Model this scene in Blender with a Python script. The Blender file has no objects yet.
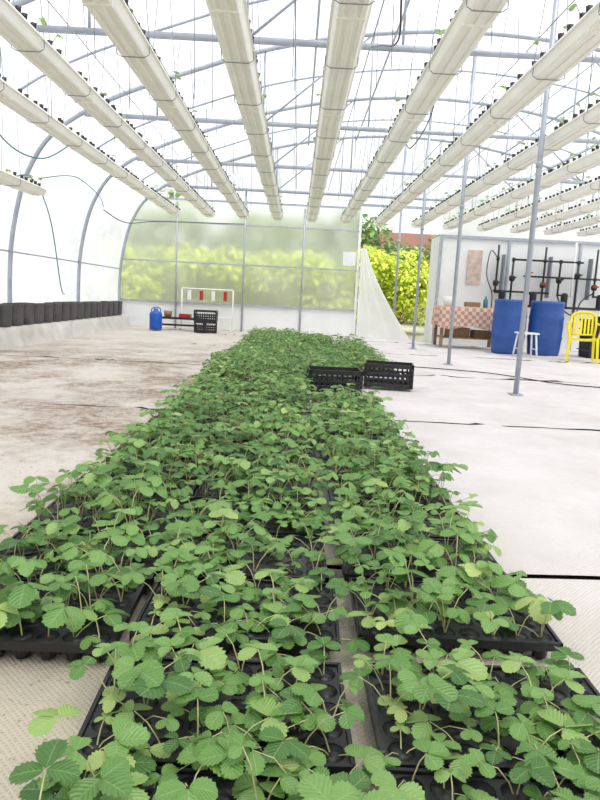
import bpy, math, random
from mathutils import Vector, Matrix
from mathutils import noise as mn
random.seed(7)
R=random.random
def U(a,b): return a+(b-a)*random.random()
sc=bpy.context.scene
sc.view_settings.view_transform='Standard'

# ---------------------------------------------------------------- materials
def newmat(name):
    m=bpy.data.materials.new(name); m.use_nodes=True
    nt=m.node_tree; nt.nodes.clear()
    out=nt.nodes.new('ShaderNodeOutputMaterial')
    return m,nt,out
def simple(name,col,rough=.5,spec=.5,metal=0,var=.12,scale=6,bump=0,bscale=60):
    m,nt,out=newmat(name); N=nt.nodes; L=nt.links
    p=N.new('ShaderNodeBsdfPrincipled'); p.inputs['Roughness'].default_value=rough
    p.inputs['Metallic'].default_value=metal; p.inputs['Specular IOR Level'].default_value=spec
    tc=N.new('ShaderNodeTexCoord'); nz=N.new('ShaderNodeTexNoise'); nz.inputs['Scale'].default_value=scale
    nz.inputs['Detail'].default_value=5
    L.new(tc.outputs['Object'],nz.inputs['Vector'])
    r=N.new('ShaderNodeValToRGB')
    r.color_ramp.elements[0].position=.3; r.color_ramp.elements[1].position=.7
    r.color_ramp.elements[0].color=[c*(1-var) for c in col]+[1]
    r.color_ramp.elements[1].color=[min(1,c*(1+var)) for c in col]+[1]
    L.new(nz.outputs['Fac'],r.inputs['Fac']); L.new(r.outputs['Color'],p.inputs['Base Color'])
    if bump:
        n2=N.new('ShaderNodeTexNoise'); n2.inputs['Scale'].default_value=bscale
        L.new(tc.outputs['Object'],n2.inputs['Vector'])
        b=N.new('ShaderNodeBump'); b.inputs['Strength'].default_value=bump; b.inputs['Distance'].default_value=.01
        L.new(n2.outputs['Fac'],b.inputs['Height']); L.new(b.outputs['Normal'],p.inputs['Normal'])
    L.new(p.outputs['BSDF'],out.inputs['Surface'])
    return m
def film(name,kind='roof',fac=.5,col=(.93,.95,.97),dif=.3):
    m,nt,out=newmat(name); N=nt.nodes; L=nt.links
    tc=N.new('ShaderNodeTexCoord'); nz=N.new('ShaderNodeTexNoise'); nz.inputs['Scale'].default_value=1.3; nz.inputs['Detail'].default_value=6
    L.new(tc.outputs['Object'],nz.inputs['Vector'])
    mp=N.new('ShaderNodeMapRange'); mp.inputs[1].default_value=.3; mp.inputs[2].default_value=.7
    mp.inputs[3].default_value=fac-.1; mp.inputs[4].default_value=min(1,fac+.1)
    L.new(nz.outputs['Fac'],mp.inputs[0])
    if kind=='roof':
        a=N.new('ShaderNodeBsdfTransparent'); a.inputs[0].default_value=(.97,.98,1,1)
    else:
        a=N.new('ShaderNodeBsdfRefraction'); a.inputs['Roughness'].default_value=.36; a.inputs['IOR'].default_value=1.2
        a.inputs[0].default_value=(.98,1,.98,1)
    t=N.new('ShaderNodeBsdfTranslucent'); t.inputs[0].default_value=list(col)+[1]
    d=N.new('ShaderNodeBsdfDiffuse'); d.inputs[0].default_value=list(col)+[1]
    m1=N.new('ShaderNodeMixShader'); m1.inputs[0].default_value=dif
    L.new(t.outputs[0],m1.inputs[1]); L.new(d.outputs[0],m1.inputs[2])
    m2=N.new('ShaderNodeMixShader'); L.new(mp.outputs[0],m2.inputs[0])
    L.new(a.outputs[0],m2.inputs[1]); L.new(m1.outputs[0],m2.inputs[2])
    L.new(m2.outputs[0],out.inputs['Surface'])
    return m

M_roof=film('roof_film','roof',.42)
M_side=film('side_film','roof',.88,(.96,.96,.96))
M_back=film('back_film','blur',.48,(.97,.98,.93),.25)
M_pipe=simple('galvanised_pipe',(.40,.43,.49),.45,.5,.3,.12)
M_gut=simple('gutter_plastic',(.92,.90,.82),.45,.4,0,.05,3)
M_black=simple('black_plastic',(.014,.014,.017),.4,.5)
M_blackm=simple('black_matt',(.03,.03,.033),.7,.3)
M_soil=simple('peat',(.06,.034,.02),.95,.1,0,.5,80,.8,120)
M_wire=simple('wire',(.22,.24,.27),.5,.4,.3)
M_blue=simple('barrel_blue',(.02,.085,.33),.45,.5)
M_blue2=simple('can_blue',(.01,.10,.5),.4,.5)
M_yel=simple('chair_yellow',(.88,.74,.01),.4,.5,0,.04)
M_white=simple('white_panel',(.80,.81,.80),.6,.3,0,.05,2)
M_white2=simple('white_plastic',(.85,.85,.83),.4,.4,0,.04)
M_sheet=film('curtain_sheet','roof',.97,(.97,.97,.96),.5)
M_wood=simple('wood',(.28,.17,.09),.7,.3,0,.3,12)
M_teal=simple('teal_hose',(.06,.22,.22),.5,.4)
M_peach=simple('peach_plaster',(.62,.50,.42),.8,.2,0,.2,8)
M_red=simple('red_plastic',(.45,.03,.02),.5,.4)
M_brown=simple('brown_card',(.32,.2,.11),.8,.2)
M_bag=simple('black_grow_bag',(.07,.066,.07),.55,.4,0,.3,4,.4,20)
M_bank=simple('bank_cloth',(.62,.60,.57),.9,.1,0,.14,3,.5,14)
M_housew=simple('house_wall',(.6,.5,.44),.9,.1)
M_rooft=simple('roof_tile',(.25,.13,.10),.9,.1)

def cloth_mat():
    m,nt,out=newmat('ground_cloth_woven'); N=nt.nodes; L=nt.links
    p=N.new('ShaderNodeBsdfPrincipled'); p.inputs['Roughness'].default_value=.85; p.inputs['Specular IOR Level'].default_value=.2
    tc=N.new('ShaderNodeTexCoord')
    def noise(s,d=6,v=None,rough=.6):
        n=N.new('ShaderNodeTexNoise'); n.inputs['Scale'].default_value=s; n.inputs['Detail'].default_value=d; n.inputs['Roughness'].default_value=rough
        L.new(v if v else tc.outputs['Object'],n.inputs['Vector']); return n
    def ramp(src,p0,p1,c0=(0,0,0,1),c1=(1,1,1,1)):
        r=N.new('ShaderNodeValToRGB'); r.color_ramp.elements[0].position=p0; r.color_ramp.elements[1].position=p1
        r.color_ramp.elements[0].color=c0; r.color_ramp.elements[1].color=c1
        L.new(src,r.inputs['Fac']); return r
    def mix(f,a,b,bt='MIX'):
        x=N.new('ShaderNodeMix'); x.data_type='RGBA'; x.blend_type=bt
        if hasattr(f,'is_linked'): L.new(f,x.inputs[0])
        else: x.inputs[0].default_value=f
        for s,i in ((a,6),(b,7)):
            if hasattr(s,'is_linked'): L.new(s,x.inputs[i])
            else: x.inputs[i].default_value=s
        return x.outputs[2]
    def math_(op,a,b=None):
        x=N.new('ShaderNodeMath'); x.operation=op
        for i,s in enumerate((a,b)):
            if s is None: continue
            if hasattr(s,'is_linked'): L.new(s,x.inputs[i])
            else: x.inputs[i].default_value=s
        return x.outputs[0]
    def rng(sock,a,b_,c,d):
        x=N.new('ShaderNodeMapRange'); L.new(sock,x.inputs[0])
        for i,v in enumerate((a,b_,c,d)): x.inputs[i+1].default_value=v
        return x.outputs[0]
    base=ramp(noise(1.6,8).outputs['Fac'],.3,.7,(.655,.615,.615,1),(.80,.765,.775,1)).outputs['Color']
    sep=N.new('ShaderNodeSeparateXYZ'); L.new(tc.outputs['Object'],sep.inputs[0])
    lf=rng(sep.outputs[0],.9,-.7,0,1)
    fy=rng(sep.outputs[1],12,8,.2,1)
    ny=rng(sep.outputs[1],1.9,2.6,.12,1)
    mp=N.new('ShaderNodeMapping'); mp.inputs['Scale'].default_value=(.9,.8,1); mp.inputs['Location'].default_value=(3.1,.4,0); L.new(tc.outputs['Object'],mp.inputs[0])
    st=ramp(noise(1.3,10,mp.outputs[0],.72).outputs['Fac'],.42,.57).outputs['Color']
    st2=ramp(noise(16,7,None,.75).outputs['Fac'],.40,.58).outputs['Color']
    stf=math_('MULTIPLY',math_('MULTIPLY',math_('MULTIPLY',st,lf),math_('ADD',math_('MULTIPLY',st2,.62),.34)),math_('MULTIPLY',fy,ny))
    lefttint=mix(math_('MULTIPLY',lf,.65),base,(.64,.58,.50,1))
    near=rng(sep.outputs[1],3,1.6,0,.75)
    near=math_('MULTIPLY',near,rng(sep.outputs[0],1.2,.4,.25,1))
    lefttint=mix(near,lefttint,(.55,.49,.365,1))
    c=mix(stf,lefttint,(.22,.145,.085,1))
    fl=ramp(noise(55,3).outputs['Fac'],.62,.69).outputs['Color']
    c=mix(math_('MULTIPLY',fl,math_('ADD',math_('MULTIPLY',lf,.5),.14)),c,(.1,.07,.05,1))
    gr=ramp(noise(.7,9,None,.75).outputs['Fac'],.48,.66).outputs['Color']
    c=mix(math_('MULTIPLY',gr,.3),c,(.50,.46,.44,1))
    wx=N.new('ShaderNodeTexWave'); wx.inputs['Scale'].default_value=42; wx.bands_direction='DIAGONAL'; L.new(tc.outputs['Object'],wx.inputs['Vector'])
    m2=N.new('ShaderNodeMapping'); m2.inputs['Scale'].default_value=(-1,1,1); L.new(tc.outputs['Object'],m2.inputs[0])
    wy=N.new('ShaderNodeTexWave'); wy.inputs['Scale'].default_value=42; wy.bands_direction='DIAGONAL'; L.new(m2.outputs[0],wy.inputs['Vector'])
    w=math_('MULTIPLY',wx.outputs['Fac'],wy.outputs['Fac'])
    c=mix(math_('MULTIPLY',w,.3),c,(.26,.22,.16,1))
    L.new(c,p.inputs['Base Color'])
    b=N.new('ShaderNodeBump'); b.inputs['Strength'].default_value=.5; b.inputs['Distance'].default_value=.003; L.new(w,b.inputs['Height'])
    b2=N.new('ShaderNodeBump'); b2.inputs['Strength'].default_value=.7; b2.inputs['Distance'].default_value=.025
    L.new(noise(5,5,None,.6).outputs['Fac'],b2.inputs['Height']); L.new(b.outputs['Normal'],b2.inputs['Normal'])
    L.new(b2.outputs['Normal'],p.inputs['Normal'])
    L.new(p.outputs[0],out.inputs[0]); return m
M_cloth=cloth_mat()

def leaf_mat(name,cols,vein=(.42,.6,.25,1),trans=.22,freq=36.,rough=.36):
    m,nt,out=newmat(name); N=nt.nodes; L=nt.links
    at=N.new('ShaderNodeAttribute'); at.attribute_name='lc'
    sep=N.new('ShaderNodeSeparateXYZ'); L.new(at.outputs['Vector'],sep.inputs[0])
    r=N.new('ShaderNodeValToRGB'); els=r.color_ramp.elements
    els[0].position=0; els[0].color=cols[0]; els[1].position=1; els[1].color=cols[-1]
    for i,c in enumerate(cols[1:-1]):
        e=els.new((i+1)/(len(cols)-1)); e.color=c
    L.new(sep.outputs[2],r.inputs[0])
    def M(op,a,b=None):
        x=N.new('ShaderNodeMath'); x.operation=op
        for i,s in enumerate((a,b)):
            if s is None: continue
            if hasattr(s,'is_linked'): L.new(s,x.inputs[i])
            else: x.inputs[i].default_value=s
        return x.outputs[0]
    ay=M('ABSOLUTE',sep.outputs[1])
    sv=M('SINE',M('MULTIPLY',M('SUBTRACT',sep.outputs[0],M('MULTIPLY',ay,.38)),freq))
    svr=M('GREATER_THAN',sv,.88)
    mid=M('LESS_THAN',ay,.05)
    v=M('MULTIPLY',M('MAXIMUM',M('MULTIPLY',svr,.35),mid),.4)
    mx=N.new('ShaderNodeMix'); mx.data_type='RGBA'; L.new(v,mx.inputs[0]); L.new(r.outputs[0],mx.inputs[6]); mx.inputs[7].default_value=vein
    geo=N.new('ShaderNodeNewGeometry')
    mb=N.new('ShaderNodeMix'); mb.data_type='RGBA'; L.new(M('MULTIPLY',geo.outputs['Backfacing'],.45),mb.inputs[0])
    L.new(mx.outputs[2],mb.inputs[6]); mb.inputs[7].default_value=(.38,.52,.25,1)
    p=N.new('ShaderNodeBsdfPrincipled'); p.inputs['Roughness'].default_value=rough; p.inputs['Specular IOR Level'].default_value=.6
    L.new(mb.outputs[2],p.inputs['Base Color'])
    bp=N.new('ShaderNodeBump'); bp.inputs['Strength'].default_value=.4; bp.inputs['Distance'].default_value=.002
    L.new(sv,bp.inputs['Height']); L.new(bp.outputs[0],p.inputs['Normal'])
    t=N.new('ShaderNodeBsdfTranslucent'); L.new(mb.outputs[2],t.inputs[0])
    ms=N.new('ShaderNodeMixShader'); ms.inputs[0].default_value=trans
    L.new(p.outputs[0],ms.inputs[1]); L.new(t.outputs[0],ms.inputs[2]); L.new(ms.outputs[0],out.inputs[0])
    return m
M_leaf=leaf_mat('strawberry_leaf',[(.055,.16,.035,1),(.11,.265,.055,1),(.18,.37,.085,1),(.26,.47,.13,1),(.52,.66,.22,1)],(.45,.62,.28,1),trans=.27,rough=.34)
M_stem=simple('petiole',(.50,.48,.24),.5,.4,0,.3,20)
M_bushY=leaf_mat('bush_leaf_bright',[(.60,.72,.05,1),(.85,.92,.09,1),(.98,.98,.25,1)],(.8,.9,.3,1),.4,36.,.6)
M_bushG=leaf_mat('bush_leaf_green',[(.12,.24,.07,1),(.22,.38,.11,1),(.38,.54,.18,1)],(.3,.4,.2,1),.2,36.,.6)

# ---------------------------------------------------------------- mesh builder
class B:
    def __init__(s): s.v=[];s.f=[];s.m=[];s.mats=[];s.a=[];s.sm=[]
    def mi(s,m):
        if m not in s.mats: s.mats.append(m)
        return s.mats.index(m)
    def add(s,vs,fs,m,att=None,smooth=False):
        o=len(s.v); s.v+= [tuple(x) for x in vs]; k=s.mi(m)
        for f in fs: s.f.append(tuple(i+o for i in f)); s.m.append(k); s.sm.append(smooth)
        s.a+= att if att else [(.5,.5,.5)]*len(vs)
    def box(s,c,d,m,rot=None,taper=1.0):
        vs=[]
        for z in (-1,1):
            t=taper if z<0 else 1
            for x,y in ((-1,-1),(1,-1),(1,1),(-1,1)):
                p=Vector((x*d[0]/2*t,y*d[1]/2*t,z*d[2]/2))
                if rot: p=rot@p
                vs.append(p+Vector(c))
        s.add(vs,[(3,2,1,0),(4,5,6,7),(0,1,5,4),(1,2,6,5),(2,3,7,6),(3,0,4,7)],m)
    def tube(s,pts,r,m,n=8,caps=True,r2=None):
        pts=[Vector(p) for p in pts]; K=len(pts); vs=[];fs=[]
        up=None
        for i,p in enumerate(pts):
            d=(pts[min(i+1,K-1)]-pts[max(i-1,0)]).normalized()
            if up is None:
                up=Vector((0,0,1)) if abs(d.z)<.9 else Vector((1,0,0))
            a=d.cross(up).normalized(); b=a.cross(d).normalized(); up=b
            rr=r if r2 is None else r+(r2-r)*i/(K-1)
            for j in range(n):
                t=2*math.pi*j/n
                vs.append(p+a*math.cos(t)*rr+b*math.sin(t)*rr)
        for i in range(K-1):
            for j in range(n):
                fs.append((i*n+j,i*n+(j+1)%n,(i+1)*n+(j+1)%n,(i+1)*n+j))
        if caps: fs+= [tuple(range(n-1,-1,-1)),tuple((K-1)*n+j for j in range(n))]
        s.add(vs,fs,m,smooth=True)
    def lathe(s,prof,c,m,n=24,axis='z'):
        vs=[];fs=[]
        for r,z in prof:
            for j in range(n):
                t=2*math.pi*j/n
                if axis=='z': vs.append((c[0]+r*math.cos(t),c[1]+r*math.sin(t),c[2]+z))
                elif axis=='y': vs.append((c[0]+r*math.cos(t),c[1]+z,c[2]+r*math.sin(t)))
                else: vs.append((c[0]+z,c[1]+r*math.cos(t),c[2]+r*math.sin(t)))
        for i in range(len(prof)-1):
            for j in range(n):
                fs.append((i*n+j,i*n+(j+1)%n,(i+1)*n+(j+1)%n,(i+1)*n+j))
        fs+= [tuple(range(n-1,-1,-1)),tuple((len(prof)-1)*n+j for j in range(n))]
        s.add(vs,fs,m,smooth=True)
    def mesh(s,name):
        me=bpy.data.meshes.new(name); me.from_pydata(s.v,[],s.f)
        for m in s.mats: me.materials.append(m)
        me.polygons.foreach_set('material_index',s.m)
        me.polygons.foreach_set('use_smooth',s.sm)
        at=me.attributes.new('lc','FLOAT_VECTOR','POINT')
        at.data.foreach_set('vector',[c for a in s.a for c in a])
        me.update(); return me
    def obj(s,name,loc=(0,0,0),rz=0,parent=None):
        o=bpy.data.objects.new(name,s.mesh(name)); sc.collection.objects.link(o)
        o.location=loc; o.rotation_euler[2]=rz
        if parent: o.parent=parent
        return o
def empty(name,loc=(0,0,0)):
    e=bpy.data.objects.new(name,None); e.location=loc; e.empty_display_size=.1; sc.collection.objects.link(e); return e
def spline(P,n=6):
    out=[]; P=[Vector(p) for p in P]
    for i in range(len(P)-1):
        p0=P[max(i-1,0)];p1=P[i];p2=P[i+1];p3=P[min(i+2,len(P)-1)]
        for k in range(n):
            t=k/n
            out.append(.5*((2*p1)+(p2-p0)*t+(2*p0-5*p1+4*p2-p3)*t*t+(3*p1-p0-3*p2+p3)*t**3))
    out.append(P[-1]); return out

# ---------------------------------------------------------------- constants
YB=15.6; YF=-3.0; XL=-4.25; XV=2.33; XR=8.91
FR=[-2.4,.6,3.6,6.6,9.6,12.6,15.5]
half=[(XL,0,0),(-4.22,0,1.2),(-4.12,0,1.9),(-3.93,0,2.5),(-3.55,0,3.04),(-2.8,0,3.5),(-1.7,0,3.92),(-.5,0,4.3),(.9,0,4.56)]
arm=half+[(XV,0,4.65)]+[(2*XV-x,0,z) for x,_,z in half[::-1]]
sA=spline(arm,4)

b=B(); b.add([(XL-.1,YF,-.02),(XR+.1,YF,-.02),(XR+.1,YB+.1,-.02),(XL-.1,YB+.1,-.02)],[(0,1,2,3)],M_soil); b.obj('floor')
b=B(); seams=[YF,-.95,2.06,4.80,8.0,11.1,14.2,YB]
def wob(x,k): return .014*math.sin(x*2.1+k*1.7)+.009*math.sin(x*5.3+k)
for k in range(len(seams)-1):
    g=.011 if k<2 else .02
    y0=seams[k]+ (.0 if k==0 else g); y1=seams[k+1]-((.008 if k<1 else .014) if k<len(seams)-2 else 0)
    nx=260; ny=60; vs=[];fs=[]
    for i in range(nx+1):
        x=-4.0+(XR-.1+4.0)*i/nx
        a=y0+(wob(x,k) if k else 0); c=y1+(wob(x,k+1)*(.9) if k<len(seams)-2 else 0)
        for j in range(ny+1):
            y=a+(c-a)*j/ny
            q=Vector((x*1.4+2*mn.noise(Vector((x*.7,y*.7,3))),y*.9,k*7))
            rg=1-abs(mn.noise(q))*2; rg=max(0,rg)**8
            z=.026*rg*(.4+.6*max(0,mn.noise(Vector((x*.5,y*.5,9)))+.5))+.004*mn.noise(Vector((x*5,y*5,0)))
            if -1.1<x<1.4: z*=.12
            vs.append((x,y,z))
    for i in range(nx):
        for j in range(ny):
            q=i*(ny+1)+j; fs.append((q,q+ny+1,q+ny+2,q+1))
    b.add(vs,fs,M_cloth,smooth=True)
b.obj('ground_cloth')
b=B()
b.tube(spline([(1.5,8.9,.02),(2.6,8.5,.02),(3.3,7.6,.02),(4.4,7.5,.02),(6.5,8.3,.02)],8),.007,M_blackm,6)
b.obj('drip_hose')

def sweep(pts,mat,name,off=.035):
    b=B(); vs=[];fs=[]; n=len(pts); ys=[YF+(YB-YF)*i/18 for i in range(19)]
    for y in ys:
        for i,p in enumerate(pts):
            d=(pts[min(i+1,n-1)]-pts[max(i-1,0)]).normalized(); nn=Vector((-d.z,0,d.x))
            q=p+nn*off
            vs.append((q.x,y,q.z))
    for k in range(len(ys)-1):
        for i in range(n-1): fs.append((k*n+i,k*n+i+1,(k+1)*n+i+1,(k+1)*n+i))
    b.add(vs,fs,mat,smooth=True); return b.obj(name)
cut=16
sweep(sA[:cut+1],M_side,'wall_left'); sweep(sA[cut:len(sA)-cut],M_roof,'ceiling'); sweep(sA[len(sA)-cut-1:],M_side,'wall_right')

def zat(x):
    for i in range(len(sA)-1):
        if sA[i].x<=x<=sA[i+1].x and sA[i+1].x>sA[i].x:
            return sA[i].z+(sA[i+1].z-sA[i].z)*(x-sA[i].x)/(sA[i+1].x-sA[i].x)
    return 3
b=B()
for y in FR:
    b.tube([p+Vector((0,y,0)) for p in sA],.034,M_pipe)
    b.tube([(-3.12,y,3.3),(7.78,y,3.3)],.034,M_pipe)
    for x in (-2.1,-.6,.9,3.8,5.3,6.8):
        b.tube([(x,y,3.3),(x,y,zat(x))],.014,M_pipe,6)
    b.tube([(-.6,y,3.3),(.9,y,zat(.9))],.014,M_pipe,6); b.tube([(5.3,y,3.3),(3.8,y,zat(3.8))],.014,M_pipe,6)
for y in (5.1,8.1,11.1,14.1):
    b.tube([p+Vector((0,y,0)) for p in sA[16:-16]],.016,M_pipe,6)
for x in (-3.55,-2.2,-1.1,0.1,1.2,2.33,3.45,4.6,5.7,6.8,8.2):
    b.tube([(x,YF,zat(x)-.04),(x,YB,zat(x)-.04)],.024 if x<-3.5 else .017,M_pipe,6)
b.tube([(XL+.02,YF,1.35),(XL+.02,YB,1.35)],.012,M_pipe,6)
for x in [-2.3,-1.6,-.86,-.13,.6,1.33,2.1,2.85,3.6,4.3,5.0,5.8]:  # suspension wires, joined into the same mesh as the roof pipes
    b.tube([(x,YF+.3,3.345),(x,YB-.3,3.345)],.006,M_wire,4)
    for yy in (5.1,6.1,8.1,11.1):
        b.tube([(x,yy,3.34),(x+.02,yy,2.3+R()*.5)],.003,M_wire,4)
b.obj('roof_frame_and_wires')
for y in (-2.4,6.6,9.6,12.6,15.4):
    b=B(); b.tube([(0,0,0),(0,0,4.6)],.027,M_pipe,12); b.box((0,0,.006),(.12,.12,.012),M_pipe)
    b.lathe([(.034,-.03),(.034,.03)],(0,0,2.3),M_pipe,12)
    b.obj('support_post',(XV,y,.004))

# ---------------------------------------------------------------- back wall
def panel(b,x0,x1,z0,z1,y,m): b.add([(x0,y,z0),(x1,y,z0),(x1,y,z1),(x0,y,z1)],[(0,1,2,3)],m)
b=B(); panel(b,XL+.02,1.4,.62,3.0,YB,M_back)
pts=[p for p in sA if p.z>3.05]
b.add([(p.x,YB,p.z) for p in pts],[tuple(range(len(pts)))],M_roof)
b.box(((XL+1.4)/2,YB,.33),(1.4-XL,.03,.62),M_white)
for z,w in ((.64,.05),(1.58,.045),(2.5,.04),(3.02,.06)):
    b.box(((XL+1.4)/2,YB-.04,z),(1.4-XL,.04,w*.7),M_pipe)
b.box((2.2,YB-.04,3.1),(2.0,.04,.06),M_pipe)
for x in (-2.9,-1.3,.1): b.tube([(x,YB-.05,0),(x,YB-.05,3.3 if x==-1.3 else 2.95)],.022,M_pipe,8)
b.box((1.42,YB,1.5),(.06,.07,3.0),M_white2)
b.box((1.2,YB-.06,1.85),(.3,.02,.32),M_white)
b.obj('wall_back')
b=B(); panel(b,XL,XR,-.0,4.2,YF,M_side); b.obj('wall_front')

b=B(); vs=[];fs=[]; n=22;k=24
for i in range(n+1):
    t=i/n; z=2.1*(1-t)+.0
    w=.14+1.1*t**1.35
    for j in range(k+1):
        s=j/k
        x=1.46+w*s; y=YB-.14-.5*t*s+ (.03+.02*t)*math.sin(s*19)*(1-.3*t)
        vs.append((x,y,max(.012,z+ .03*math.sin(s*9)*t)))
for i in range(n):
    for j in range(k):
        q=i*(k+1)+j; fs.append((q,q+1,q+k+2,q+k+1))
b.add(vs,fs,M_sheet,smooth=True); b.obj('plastic_curtain')

# ---------------------------------------------------------------- service wall
YS=14.7; XS=3.15
b=B(); b.box(((XS+XR)/2,YS,1.2),(XR-XS-.1,.05,2.4),M_white)
for x in (XS,4.7,6.3,7.9): b.box((x,YS-.045,1.2),(.05,.04,2.4),M_pipe)
b.box(((XS+XR)/2,YS-.045,2.4),(XR-XS-.1,.05,.06),M_pipe)
b.box((XS,(YS+YB)/2,1.2),(.04,YB-YS,2.4),M_white)
panel(b,XS,XR-1.3,2.43,3.3,YS,M_side)
b.box((3.95,YS-.04,1.75),(.32,.03,.75),M_peach)
b.obj('wall_service')

b=B(); y=YS-.26
def pv(x,z0,z1,r=.022,m=M_black): b.tube([(x,y,z0),(x,y,z1)],r,m,10)
def ph(x0,x1,z,r=.022,m=M_black): b.tube([(x0,y,z),(x1,y,z)],r,m,10)
def valve(x,z):
    b.lathe([(.0,-.07),(.05,-.06),(.065,-.02),(.065,.03),(.045,.06),(.0,.08)],(x,y,z),M_black,14)
    b.box((x,y-.08,z+.02),(.14,.025,.03),M_red if int(x*10)%3==0 else M_blackm)
ph(4.75,6.3,1.95); ph(4.35,5.6,1.25); ph(5.0,7.6,1.6,.02); ph(4.6,7.6,.95,.03)
for i,x in enumerate((4.4,4.75,5.1,5.45,5.8,6.2,6.6,7.0)):
    pv(x,.9 if i%2 else 1.2,1.98 if i%3 else 2.25); valve(x,1.42+.12*(i%3))
    b.lathe([(.035,-.04),(.035,.04)],(x,y,1.95 if i<6 else 1.6),M_black,12)
    if i%2==0: b.lathe([(.0,-.16),(.07,-.15),(.075,.1),(.06,.14),(0,.16)],(x+.16,y,1.12),M_blackm,14); ph(x,x+.16,1.22,.02)
pv(6.1,1.2,2.38,.02,M_white2); pv(4.95,0.02,.95); pv(6.2,0.02,.95)
for x in (4.55,5.6,6.5): b.box((x,YS-.17,1.6),(.03,.18,.9),M_wire)
b.tube(spline([(5.8,y,1.2),(5.9,y-.15,.9),(6.15,y-.2,.8),(6.3,y-.1,1.1),(6.6,y,1.3)],6),.016,M_black,8)
b.tube(spline([(4.4,y,1.95),(4.2,y-.1,2.1),(4.15,y-.1,1.6),(4.3,y-.1,1.2),(4.35,y,.9),(4.35,y,.03)],6),.011,M_black,8)
b.obj('irrigation_manifold')

# ---------------------------------------------------------------- leaflet geometry
def leaflet(b,base,az,tilt,Ln,rnd,n=13,fold=.25,mat=None,wid=.45,roll=0):
    ca,sa=math.cos(az),math.sin(az)
    d=Vector((ca*math.cos(tilt),sa*math.cos(tilt),math.sin(tilt)))
    sd=Vector((-sa,ca,0)); up=d.cross(sd)
    if roll:
        q=Matrix.Rotation(roll,3,d); sd=q@sd; up=q@up
    curl=U(.05,.35); vs=[];at=[];fs=[]; off=.06*Ln
    for i in range(n+1):
        t=i/n
        w=wid*Ln*(math.sin(math.pi*min(.985,t*.97+.006)**1.1)**.52)
        if t==0: w=.03*Ln
        tooth=1<i<n
        e=w*(1+(.10 if i%2 else -.09)) if tooth else w
        zc=-curl*t*t*Ln
        p=Vector(base)+d*(off+t*Ln)+up*zc
        for j,(f,m) in enumerate(((-1,e),(-.5,w),(0,0),(.5,w),(1,e))):
            yy=(f*m)
            tt=(.05*Ln if abs(f)==1 and tooth and i%2 else 0)
            zz=abs(yy)*fold - (abs(yy)**2)/Ln*.35 + (.018*Ln if (i%2 and abs(f)==.5) else 0)
            vs.append(p+sd*yy+up*zz+d*tt); at.append((t,f,rnd))
    for i in range(n):
        for j in range(4):
            q=i*5+j; fs.append((q,q+5,q+6,q+1))
    b.add(vs,fs,mat or M_leaf,at,True)

# ---------------------------------------------------------------- gutters
def gutter(y0,y1,name,x,z,sprout):
    prof=[(-.108,.088),(-.112,.072),(-.096,.066),(-.082,.012),(-.074,0),(-.05,0),(-.044,.009),(-.022,.009),(-.016,0),(.016,0),(.022,.009),(.044,.009),(.05,0),(.074,0),(.082,.012),(.096,.066),(.112,.072),(.108,.088),(.09,.084),(-.09,.084)]
    prof=[(a*1.06,c) for a,c in prof]
    b=B(); n=len(prof); ys=[y0]
    while ys[-1]<y1-1.01: ys.append(ys[-1]+2.0 if ys[-1]+2<y1 else y1)
    if ys[-1]<y1: ys.append(y1)
    vs=[(px,yy,pz) for yy in ys for px,pz in prof]; fs=[]
    for k in range(len(ys)-1):
        for i in range(n): fs.append((k*n+i,(k+1)*n+i,(k+1)*n+(i+1)%n,k*n+(i+1)%n))
    fs+=[tuple(range(n)),tuple((len(ys)-1)*n+i for i in range(n-1,-1,-1))]
    b.add(vs,fs,M_gut)
    for yy in ys[1:-1]:
        b.box((0,yy,.035),(.195,.03,.085),M_gut,taper=.86)
    yy=y0+.1
    while yy<y1-.1:
        for sx in (-.092,.092):
            if R()<.85:
                b.lathe([(.016,0),(.022,.045)],(sx+U(-.008,.008),yy+U(-.04,.04),.085),M_black,6)
                if R()<sprout:
                    a=U(0,6.28); h=U(.03,.10); q=Vector((sx,yy,.12))
                    e=q+Vector((math.cos(a)*.04,math.sin(a)*.04,h))
                    b.tube([q,e],.003,M_stem,4)
                    for kk in range(3):
                        leaflet(b,e,a+(kk-1)*1.3,U(-.5,.1),U(.03,.055),U(.2,1),4)
        yy+=.15
    yy=y0+.8
    while yy<y1-.3:
        b.tube([(-.114,yy,.02),(-.114,yy,.09),(-.05,yy,3.3-z)],.003,M_wire,4); b.tube([(.114,yy,.02),(.114,yy,.09),(.05,yy,3.3-z)],.003,M_wire,4)
        b.tube([(-.114,yy,.015),(-.08,yy,-.006),(.08,yy,-.006),(.114,yy,.015)],.003,M_wire,4)
        yy+=1.0
    return b.obj(name,(x,0,z))
gx=[.235+.73*i for i in range(-4,3)]+[2.50,3.2,3.93,4.66,5.39,6.12,6.85]
for x in gx: gutter(-2.0,14.3,'hanging_growing_gutter',x,2.5,.45 if x>1.2 else .15)
gutter(-2.0,8.6,'hanging_growing_gutter',-3.4,2.02,.2)

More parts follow.
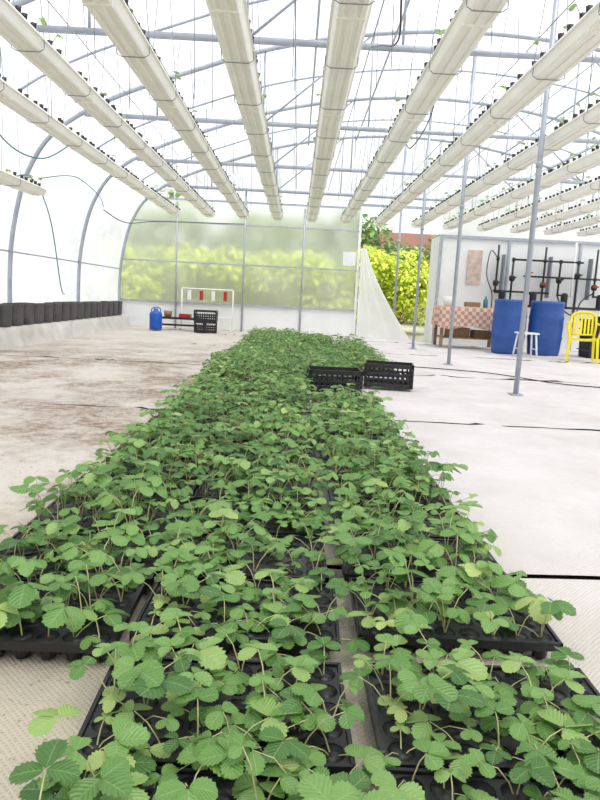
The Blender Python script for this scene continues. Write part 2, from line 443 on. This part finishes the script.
b=B()
def hose(P,r,m): b.tube(spline(P,8),r,m,6)
hose([(-.72,3.7,3.3),(-.70,4.3,3.0),(-.62,4.9,2.75),(-.66,5.8,3.15),(-.75,6.6,3.3)],.008,M_teal)
hose([(.6,3.7,3.3),(.55,4.2,2.85),(.62,4.8,2.7),(.58,5.6,2.95),(.6,6.6,3.3)],.007,M_black)
hose([(1.3,6.6,3.3),(1.35,7.3,2.9),(1.3,8.1,2.75),(1.35,9,3.0),(1.3,9.6,3.3)],.007,M_black)
hose([(-3.2,6.6,3.0),(-3.45,7.2,2.75),(-3.6,8.3,2.55),(-3.55,9.2,2.6),(-3.3,9.6,2.9)],.01,M_teal)
hose([(-3.75,8.3,2.1),(-3.75,9.2,2.35),(-3.75,9.9,1.9),(-3.85,10.6,.9),(-3.9,10.9,.75)],.009,M_teal)
hose([(-3.75,9.6,2.4),(-3.6,10.6,2.6),(-3.6,11.8,2.5),(-3.75,12.6,2.4)],.008,M_teal)
hose([(-3.75,12.6,2.35),(-3.5,13.3,2.2),(-3.0,14.2,2.35),(-1.3,15.3,2.5)],.009,M_black)
b.obj('irrigation_hoses')

# ---------------------------------------------------------------- left bank + planters
b=B(); vs=[];fs=[]; ys=[YF+.1+(YB-.15-YF)*i/90 for i in range(90)]
pr=[(-3.92,.0),(-3.97,.13),(-3.99,.26),(-4.03,.285),(-4.22,.285)]
for i,yy in enumerate(ys):
    for j,(x,z) in enumerate(pr):
        vs.append((x+(.03*math.sin(yy*3.1)+.015*math.sin(yy*11) if j<2 else 0),yy,z))
n=len(pr)
for i in range(len(ys)-1):
    for j in range(n-1): fs.append((i*n+j,i*n+j+1,(i+1)*n+j+1,(i+1)*n+j))
b.add(vs,fs,M_bank,smooth=True); b.obj('covered_ledge')
b=B(); yy=-1.0
while yy<15.0:
    L=.36; h=.31+U(-.012,.012); 
    ang=[i/20*2*math.pi for i in range(20)]
    vs=[];fs=[]
    zs=[0,.02,.1,.2,h-.03,h,h-.015,h-.06]
    sc_=[.88,.95,.98,1,1.03,1.06,.98,.95]
    for z,s in zip(zs,sc_):
        for a in ang:
            c,s_=math.cos(a),math.sin(a)
            px=math.copysign(abs(c)**.45,c)*.1*s; py=math.copysign(abs(s_)**.45,s_)*L/2*s*.96
            vs.append((-4.1+px,yy+py,z))
    for k in range(len(zs)-1):
        for j in range(20): fs.append((k*20+j,k*20+(j+1)%20,(k+1)*20+(j+1)%20,(k+1)*20+j))
    fs.append(tuple(range(19,-1,-1)))
    b.add(vs,fs,M_bag,smooth=True)
    b.add([vs[(len(zs)-1)*20+j] for j in range(20)],[tuple(range(20))],M_soil)
    yy+=.385
b.obj('planter_row',(0,0,.29))

# ---------------------------------------------------------------- seedling trays
TW,TD,TH=.52,.335,.055; NX,NY=8,5
def tray_mesh():
    b=B(); px=(TW-.02)/NX; py=(TD-.02)/NY; n=12
    for i in range(NX):
        for j in range(NY):
            cx=-TW/2+.01+px*(i+.5); cy=-TD/2+.01+py*(j+.5)
            sq=[];ci=[]
            for k in range(n):
                a=2*math.pi*(k+.5)/n; c,s=math.cos(a),math.sin(a); q=max(abs(c),abs(s))
                sq.append((cx+c/q*px/2,cy+s/q*py/2,TH)); ci.append((cx+c*.027,cy+s*.027,TH))
            mid=[(cx+(x-cx)*.93,cy+(y-cy)*.93,TH-.012) for x,y,z in ci]
            b.add(sq+ci+mid,[(k,(k+1)%n,n+(k+1)%n,n+k) for k in range(n)]+[(n+k,n+(k+1)%n,2*n+(k+1)%n,2*n+k) for k in range(n)],M_black)
            b.add([(x,y,z+.001) for x,y,z in mid],[tuple(range(n))],M_soil)
            b.lathe([(.017,.0),(.0275,TH-.001)],(cx,cy,0),M_black,n)
    for sx in (-1,1):
        b.box((sx*(TW/2-.004),0,TH-.006),(.008,TD,.022),M_black)
        b.box((0,sx*(TD/2-.004),TH-.006),(TW,.008,.022),M_black)
    return b.mesh('seedling_tray')
def plants_mesh(k):
    random.seed(100+k); b=B(); px=(TW-.02)/NX; py=(TD-.02)/NY
    for i in range(NX):
        for j in range(NY):
            if R()<.27: continue
            cx=-TW/2+.01+px*(i+.5); cy=-TD/2+.01+py*(j+.5)
            nl=random.choice((2,2,3,3,4)); a0=U(0,6.28); vig=U(.6,1.18)
            pr=U(0,.55)
            for l in range(nl):
                a=a0+l*2.4+U(-.4,.4); h=U(.035,.12)*vig; rr=U(.02,.085)
                if R()<.06: h*=1.4
                base=Vector((cx,cy,TH-.008)); e=base+Vector((math.cos(a)*rr,math.sin(a)*rr,h))
                m1=base+Vector((math.cos(a)*rr*.22,math.sin(a)*rr*.22,h*.45)); m2=base+Vector((math.cos(a)*rr*.55,math.sin(a)*rr*.55,h*.82))
                b.tube([base,m1,m2,e],.0019,M_stem,4,False,.0012)
                Ln=U(.028,.056)*vig; rd=min(1,max(0,pr+U(0,.35)+(.35 if R()<.12 else 0)))
                sp=U(1.35,1.75); tl=U(-.45,.3)
                leaflet(b,e,a,tl,Ln*1.08,rd,fold=U(.05,.6),roll=U(-.3,.3))
                leaflet(b,e,a+sp,tl*.7+U(-.15,.1),Ln*.95,min(1,rd+U(-.05,.08)),fold=U(.05,.6),roll=U(-.35,.2))
                leaflet(b,e,a-sp,tl*.7+U(-.15,.1),Ln*.95,min(1,rd+U(-.05,.08)),fold=U(.05,.6),roll=U(-.2,.35))
    return b.mesh('seedlings_%d'%k)
TM=tray_mesh(); PM=[plants_mesh(k) for k in range(12)]
random.seed(3)
te=empty('seedling_trays'); pe=empty('strawberry_seedlings')
def place(x,y,z0=.006):
    rz=U(-.025,.025); 
    o=bpy.data.objects.new('tray',TM); sc.collection.objects.link(o); o.location=(x,y,z0); o.rotation_euler[2]=rz; o.parent=te
    p=bpy.data.objects.new('seedlings',random.choice(PM)); sc.collection.objects.link(p); p.location=(x,y,z0)
    p.rotation_euler[2]=rz+(math.pi if R()<.5 else 0); p.scale=(1,1,U(.8,1.28)); p.parent=pe
pitch=.352
def column(xc,y0,y1,dx=0):
    y=y0+TD/2
    while y<y1:
        place(xc+dx*min(1,max(0,(y-2)/2))+U(-.012,.012),y); y+=pitch+U(0,.012)
column(-.65,1.40,13.9)
place(-.115,1.20); place(-.115,.85); place(-.115,.5)
column(-.115,1.46,13.9)
place(.455,1.22); place(.455,.87); place(.455,.52)
column(.452,1.50,5.3,-.03); column(.425,6.6,13.9)
column(1.0,7.6,12.2)

# ---------------------------------------------------------------- crates
def crate(name,loc,rz=0,w=.5,d=.34,h=.24,m=M_black):
    b=B(); t=.012
    for sx in (-1,1):
        for sy in (-1,1): b.box((sx*(w/2-.015),sy*(d/2-.015),h/2),(.03,.03,h),m)
    for sy in (-1,1):
        for z,hh in ((.02,.04),(.085,.022),(.135,.022),(h-.02,.04)): b.box((0,sy*(d/2-t/2),z),(w,t,hh),m)
        for i in range(9): b.box((-w/2+w*(i+1)/10,sy*(d/2-t/2),h*.42),(.018,t*.8,h*.6),m)
    for sx in (-1,1):
        for z,hh in ((.02,.04),(.085,.022),(.135,.022),(h-.02,.04)): b.box((sx*(w/2-t/2),0,z),(t,d,hh),m)
        for i in range(6): b.box((sx*(w/2-t/2),-d/2+d*(i+1)/7,h*.42),(t*.8,.018,h*.6),m)
    for i in range(10): b.box((-w/2+w*(i+.5)/10,0,.006),(.035,d-.01,.012),m)
    for i in range(5): b.box((0,-d/2+d*(i+.5)/5,.008),(w-.01,.03,.01),m)
    return b.obj(name,loc,rz)
crate('black_crate',(.385,5.98,.012),.05)
crate('black_crate',(.99,6.62,.03),-.12)
crate('black_crate',(-2.0,14.35,.02),.1); crate('black_crate',(-2.0,14.35,.265),.02)

# ---------------------------------------------------------------- back-left things
b=B(); b.lathe([(.0,.0),(.13,0),(.14,.02),(.14,.34),(.13,.38),(.05,.42),(.05,.47),(0,.47)],(0,0,0),M_blue2,20)
b.tube(spline([(-.1,0,.39),(-.09,0,.46),(.02,.0,.5),(.1,0,.46),(.1,0,.38)],4),.012,M_blue2,6)
b.obj('blue_jerrycan',(-3.12,14.4,.02))
b=B()
for sx in (-.55,.55):
    for sy in (-.14,.14): b.box((sx,sy,.12),(.05,.05,.24),M_blackm)
b.box((0,0,.255),(1.2,.36,.04),M_blackm); b.box((0,0,.1),(1.1,.03,.04),M_blackm)
b.lathe([(.08,0),(.1,.14)],(-.3,0,.276),M_brown,14); b.box((.1,0,.32),(.26,.2,.08),M_red); b.lathe([(.05,0),(.06,.12)],(.42,0,.276),M_white2,12)
b.obj('low_bench',(-2.65,14.9,.02))
b=B()
for sx in (-.6,.6): b.tube([(sx,0,0),(sx,0,.95)],.015,M_white2,8); b.box((sx,0,.01),(.05,.4,.02),M_white2)
b.tube([(-.6,0,.95),(.6,0,.95)],.015,M_white2,8); b.tube([(-.6,0,.3),(.6,0,.3)],.012,M_white2,8)
for i in range(4): b.box((-.42+i*.28,-.03,.80),(.08,.04,.22),M_red if i%2 else M_white2)
b.obj('tool_rack',(-2.1,15.25,.02))

# ---------------------------------------------------------------- table
def checker():
    m,nt,out=newmat('checked_tablecloth'); N=nt.nodes; L=nt.links
    p=N.new('ShaderNodeBsdfPrincipled'); p.inputs['Roughness'].default_value=.8
    tc=N.new('ShaderNodeTexCoord'); c=N.new('ShaderNodeTexChecker'); c.inputs['Scale'].default_value=13
    mp=N.new('ShaderNodeMapping'); mp.inputs['Location'].default_value=(.013,.013,.013); L.new(tc.outputs['Object'],mp.inputs[0])
    L.new(mp.outputs[0],c.inputs['Vector']); c.inputs[1].default_value=(.50,.25,.19,1); c.inputs[2].default_value=(.66,.53,.44,1)
    L.new(c.outputs['Color'],p.inputs['Base Color']); L.new(p.outputs[0],out.inputs[0]); return m
M_tc=checker()
b=B(); w,d,h=1.3,.7,.84
for sx in (-1,1):
    for sy in (-1,1): b.box((sx*(w/2-.06),sy*(d/2-.06),h/2),(.06,.06,h),M_wood)
b.box((0,0,h-.02),(w,d,.035),M_wood); b.box((0,0,.2),(w-.15,d-.15,.03),M_wood)
vs=[];fs=[]; n=96; W=w/2+.012; D=d/2+.012
ring=[]
for i in range(n):
    t=i/n*4; s=int(t); u=t-s
    if s==0: q=(-W+2*W*u,-D)
    elif s==1: q=(W,-D+2*D*u)
    elif s==2: q=(W-2*W*u,D)
    else: q=(-W,D-2*D*u)
    ring.append(q)
for k,z in enumerate((h+.004,h-.1,h-.25,h-.42)):
    for i,(x,y) in enumerate(ring):
        f=1+ (k*.012)*(1+math.sin(i*1.1)); vs.append((x*f,y*(1+(k*.02)*(1+math.sin(i*1.1))),z-(.04*math.sin(i*.4) if k==3 else 0)))
for k in range(3):
    for i in range(n): fs.append((k*n+i,(k+1)*n+i,(k+1)*n+(i+1)%n,k*n+(i+1)%n))
fs.append(tuple(range(n))); b.add(vs,fs,M_tc,smooth=True)
b.lathe([(.1,0),(.13,.2)],(-.4,.1,h+.006),M_white2,16); b.box((.1,.1,h+.06),(.3,.2,.1),M_brown); b.lathe([(.05,0),(.05,.16),(.02,.2),(.02,.24)],(.35,0,h+.006),M_teal,12)
b.box((-.2,0,.31),(.45,.35,.2),M_brown); b.box((.3,0,.29),(.35,.35,.16),M_wood)
b.obj('covered_table',(3.62,13.6,.02))

def barrel(x,y):
    b=B(); 
    b.lathe([(.0,.0),(.27,0),(.29,.02),(.30,.1),(.315,.3),(.325,.34),(.315,.38),(.32,.55),(.315,.68),(.325,.72),(.315,.76),(.30,.96),(.31,.98),(.31,1.02),(.29,1.04),(.28,1.0),(.0,1.0)],(0,0,0),M_blue,36)
    b.lathe([(.0,0),(.035,0),(.035,.03),(0,.03)],(.15,0,1.0),M_blackm,12); b.lathe([(.0,0),(.035,0),(.035,.03),(0,.03)],(-.15,0,1.0),M_blackm,12)
    b.obj('blue_barrel',(x,y,.012))
barrel(4.16,12.55); barrel(4.84,12.45)

b=B()
for sx in (-1,1):
    for sy in (-1,1): b.tube([(sx*.17,sy*.15,0),(sx*.13,sy*.11,.42)],.018,M_white2,8)
    b.tube([(sx*.155,-.135,.15),(sx*.155,.135,.15)],.01,M_white2,6)
b.box((0,0,.435),(.36,.3,.03),M_white2); b.obj('white_stool',(4.26,11.8,.012))

def chair(loc,rz):
    b=B(); m=M_yel
    vs=[];fs=[];n=10
    for s in (0,1):
        for i in range(n+1):
            for j in range(n+1):
                x=-.22+.44*i/n; y=-.22+.44*j/n
                k=1-.12*(j/n)
                z=.43-.02*math.cos(math.pi*(i/n-.5))-.015*(j/n)-(.02 if j==0 else 0)-(.022 if s else 0)
                vs.append((x*k,y,z))
    S=(n+1)**2
    for s in (0,1):
        for i in range(n):
            for j in range(n):
                q=s*S+i*(n+1)+j; f=(q,q+n+1,q+n+2,q+1); fs.append(f if s==0 else f[::-1])
    for i in range(n):
        for (a,c) in ((i*(n+1),(i+1)*(n+1)),((i)*(n+1)+n,(i+1)*(n+1)+n),(i,i+1),(n*(n+1)+i,n*(n+1)+i+1)):
            fs.append((a,c,c+S,a+S))
    b.add(vs,fs,m,smooth=True)
    for sx in (-1,1):
        b.box((sx*.235,-.225,.215),(.05,.045,.43),m,Matrix.Rotation(sx*-.07,3,'Y')@Matrix.Rotation(-.05,3,'X'),.75)
        b.box((sx*.205,.225,.215),(.05,.045,.43),m,Matrix.Rotation(sx*-.06,3,'Y')@Matrix.Rotation(.12,3,'X'),.75)
        b.tube(spline([(sx*.23,-.21,.42),(sx*.26,-.2,.55),(sx*.265,-.15,.645),(sx*.265,.0,.66),(sx*.25,.15,.66),(sx*.22,.25,.68)],5),.02,m,8)
        b.box((sx*.268,-.03,.665),(.05,.3,.014),m)
        b.tube([(sx*.19,.21,.42),(sx*.21,.27,.62),(sx*.2,.31,.8)],.02,m,8)
    arc=[(-.2,.31,.8),(-.15,.325,.845),(-.06,.335,.865),(.06,.335,.865),(.15,.325,.845),(.2,.31,.8)]
    b.tube(spline(arc,5),.022,m,8)
    b.tube([(-.19,.235,.47),(0,.25,.465),(.19,.235,.47)],.015,m,8)
    for i in range(6):
        x=-.15+.06*i
        b.box((x,.29,.66),(.036,.008,.40),m,Matrix.Rotation(-.22,3,'X'))
    return b.obj('yellow_plastic_chair',loc,rz)
chair((5.10,11.35,.012),-.35)
b=B(); b.box((0,0,.35),(.5,.5,.7),M_blackm,taper=.92); b.box((0,0,.72),(.56,.56,.04),M_black); b.lathe([(.1,0),(.1,.06)],(0,0,.74),M_black,16)
for i in range(3): b.box((0,0,.15+.2*i),(.53,.53,.02),M_black)
b.obj('black_water_tank',(5.85,12.4,.012))

# ---------------------------------------------------------------- outside
mg=simple('outside_ground',(.42,.40,.30),.95,.1,0,.3,.6)
b=B(); b.add([(-30,YB+.12,-.06),(35,YB+.12,-.06),(35,70,-.06),(-30,70,-.06)],[(0,1,2,3)],mg); b.obj('ground_outside')
def bush(name,c,r,h,mat,n,ls,seed):
    random.seed(seed); b=B()
    lobes=[(Vector((U(-.6,.6)*r,U(-.5,.5)*r,U(.25,.8)*h)),U(.35,.6)*min(r,h*.6)) for _ in range(12)]
    for q,s in lobes:
        b.tube([(0,0,0),q*.5+Vector((0,0,-.02)),q],.03,M_wood,5,True,.008)
    for i in range(n):
        q,s=random.choice(lobes); v=Vector((random.gauss(0,1),random.gauss(0,1),random.gauss(0,1))).normalized()*s*U(.75,1.05)
        v.z=v.z*.8; p=q+v
        if p.z<.05: p.z=.05+R()*.3
        leaflet(b,p,math.atan2(v.y,v.x)+U(-.8,.8),U(-.8,.6),ls*U(.7,1.3),R(),3,mat=mat,wid=.3)
    return b.obj(name,c)
bush('bright_shrub',(2.9,19.5,-.05),1.5,2.6,M_bushY,6000,.15,1)
for i,(x,y,r,h) in enumerate(((-4.6,18.2,1.6,2.3),(-2.4,18.6,1.6,2.1),(-.4,18.3,1.5,2.2),(1.1,18.8,1.2,2.3))):
    bush('bright_shrub',(x,y,-.05),r,h,M_bushY,3500,.17,20+i)
for i,(x,y,r,h) in enumerate(((-6,24.5,3,4.6),(-2.5,25.5,3,4.2),(1.2,25.5,2.8,4.4),(4.8,30,2.6,3.8),(8,28,3,4.0))):
    bush('green_tree',(x,y,-.05),r,h,M_bushG,3800,.30,40+i)
b=B(); b.box((0,0,1.9),(7,5,3.8),M_housew)
b.add([(-3.8,-2.9,3.7),(3.8,-2.9,3.7),(3.8,0,5.3),(-3.8,0,5.3),(3.8,2.9,3.7),(-3.8,2.9,3.7)],[(0,1,2,3),(3,2,4,5),(0,3,5),(1,4,2)],M_rooft)
for x in (-2.2,0,2.2): b.box((x,-2.52,2.7),(.9,.06,1.1),M_blackm); b.box((x,-2.55,2.7),(.05,.05,1.1),M_white2)
b.obj('house',(7.2,42,-.05))

# ---------------------------------------------------------------- light
w=bpy.data.worlds.new('World'); sc.world=w; w.use_nodes=True
nt=w.node_tree; bg=nt.nodes['Background']; bg.inputs[0].default_value=(.95,.965,1,1); bg.inputs[1].default_value=1.32
sd=bpy.data.lights.new('sun','SUN'); sd.energy=3.6; sd.angle=math.radians(35); sd.color=(1,.98,.93)
so=bpy.data.objects.new('sun',sd); sc.collection.objects.link(so); so.rotation_euler=(math.radians(20),math.radians(16),0)

# ---------------------------------------------------------------- camera
cd=bpy.data.cameras.new('camera'); cam=bpy.data.objects.new('camera',cd); sc.collection.objects.link(cam)
cd.sensor_fit='VERTICAL'; cd.sensor_height=36; cd.lens=36*640/800; cd.clip_start=.02
Rm=Matrix.Rotation(-.0127,4,'Z')@Matrix.Rotation(math.radians(90-9.14),4,'X')@Matrix.Rotation(.05,4,'Z')
cam.matrix_world=Matrix.Translation((0,0,.9))@Rm
sc.camera=cam
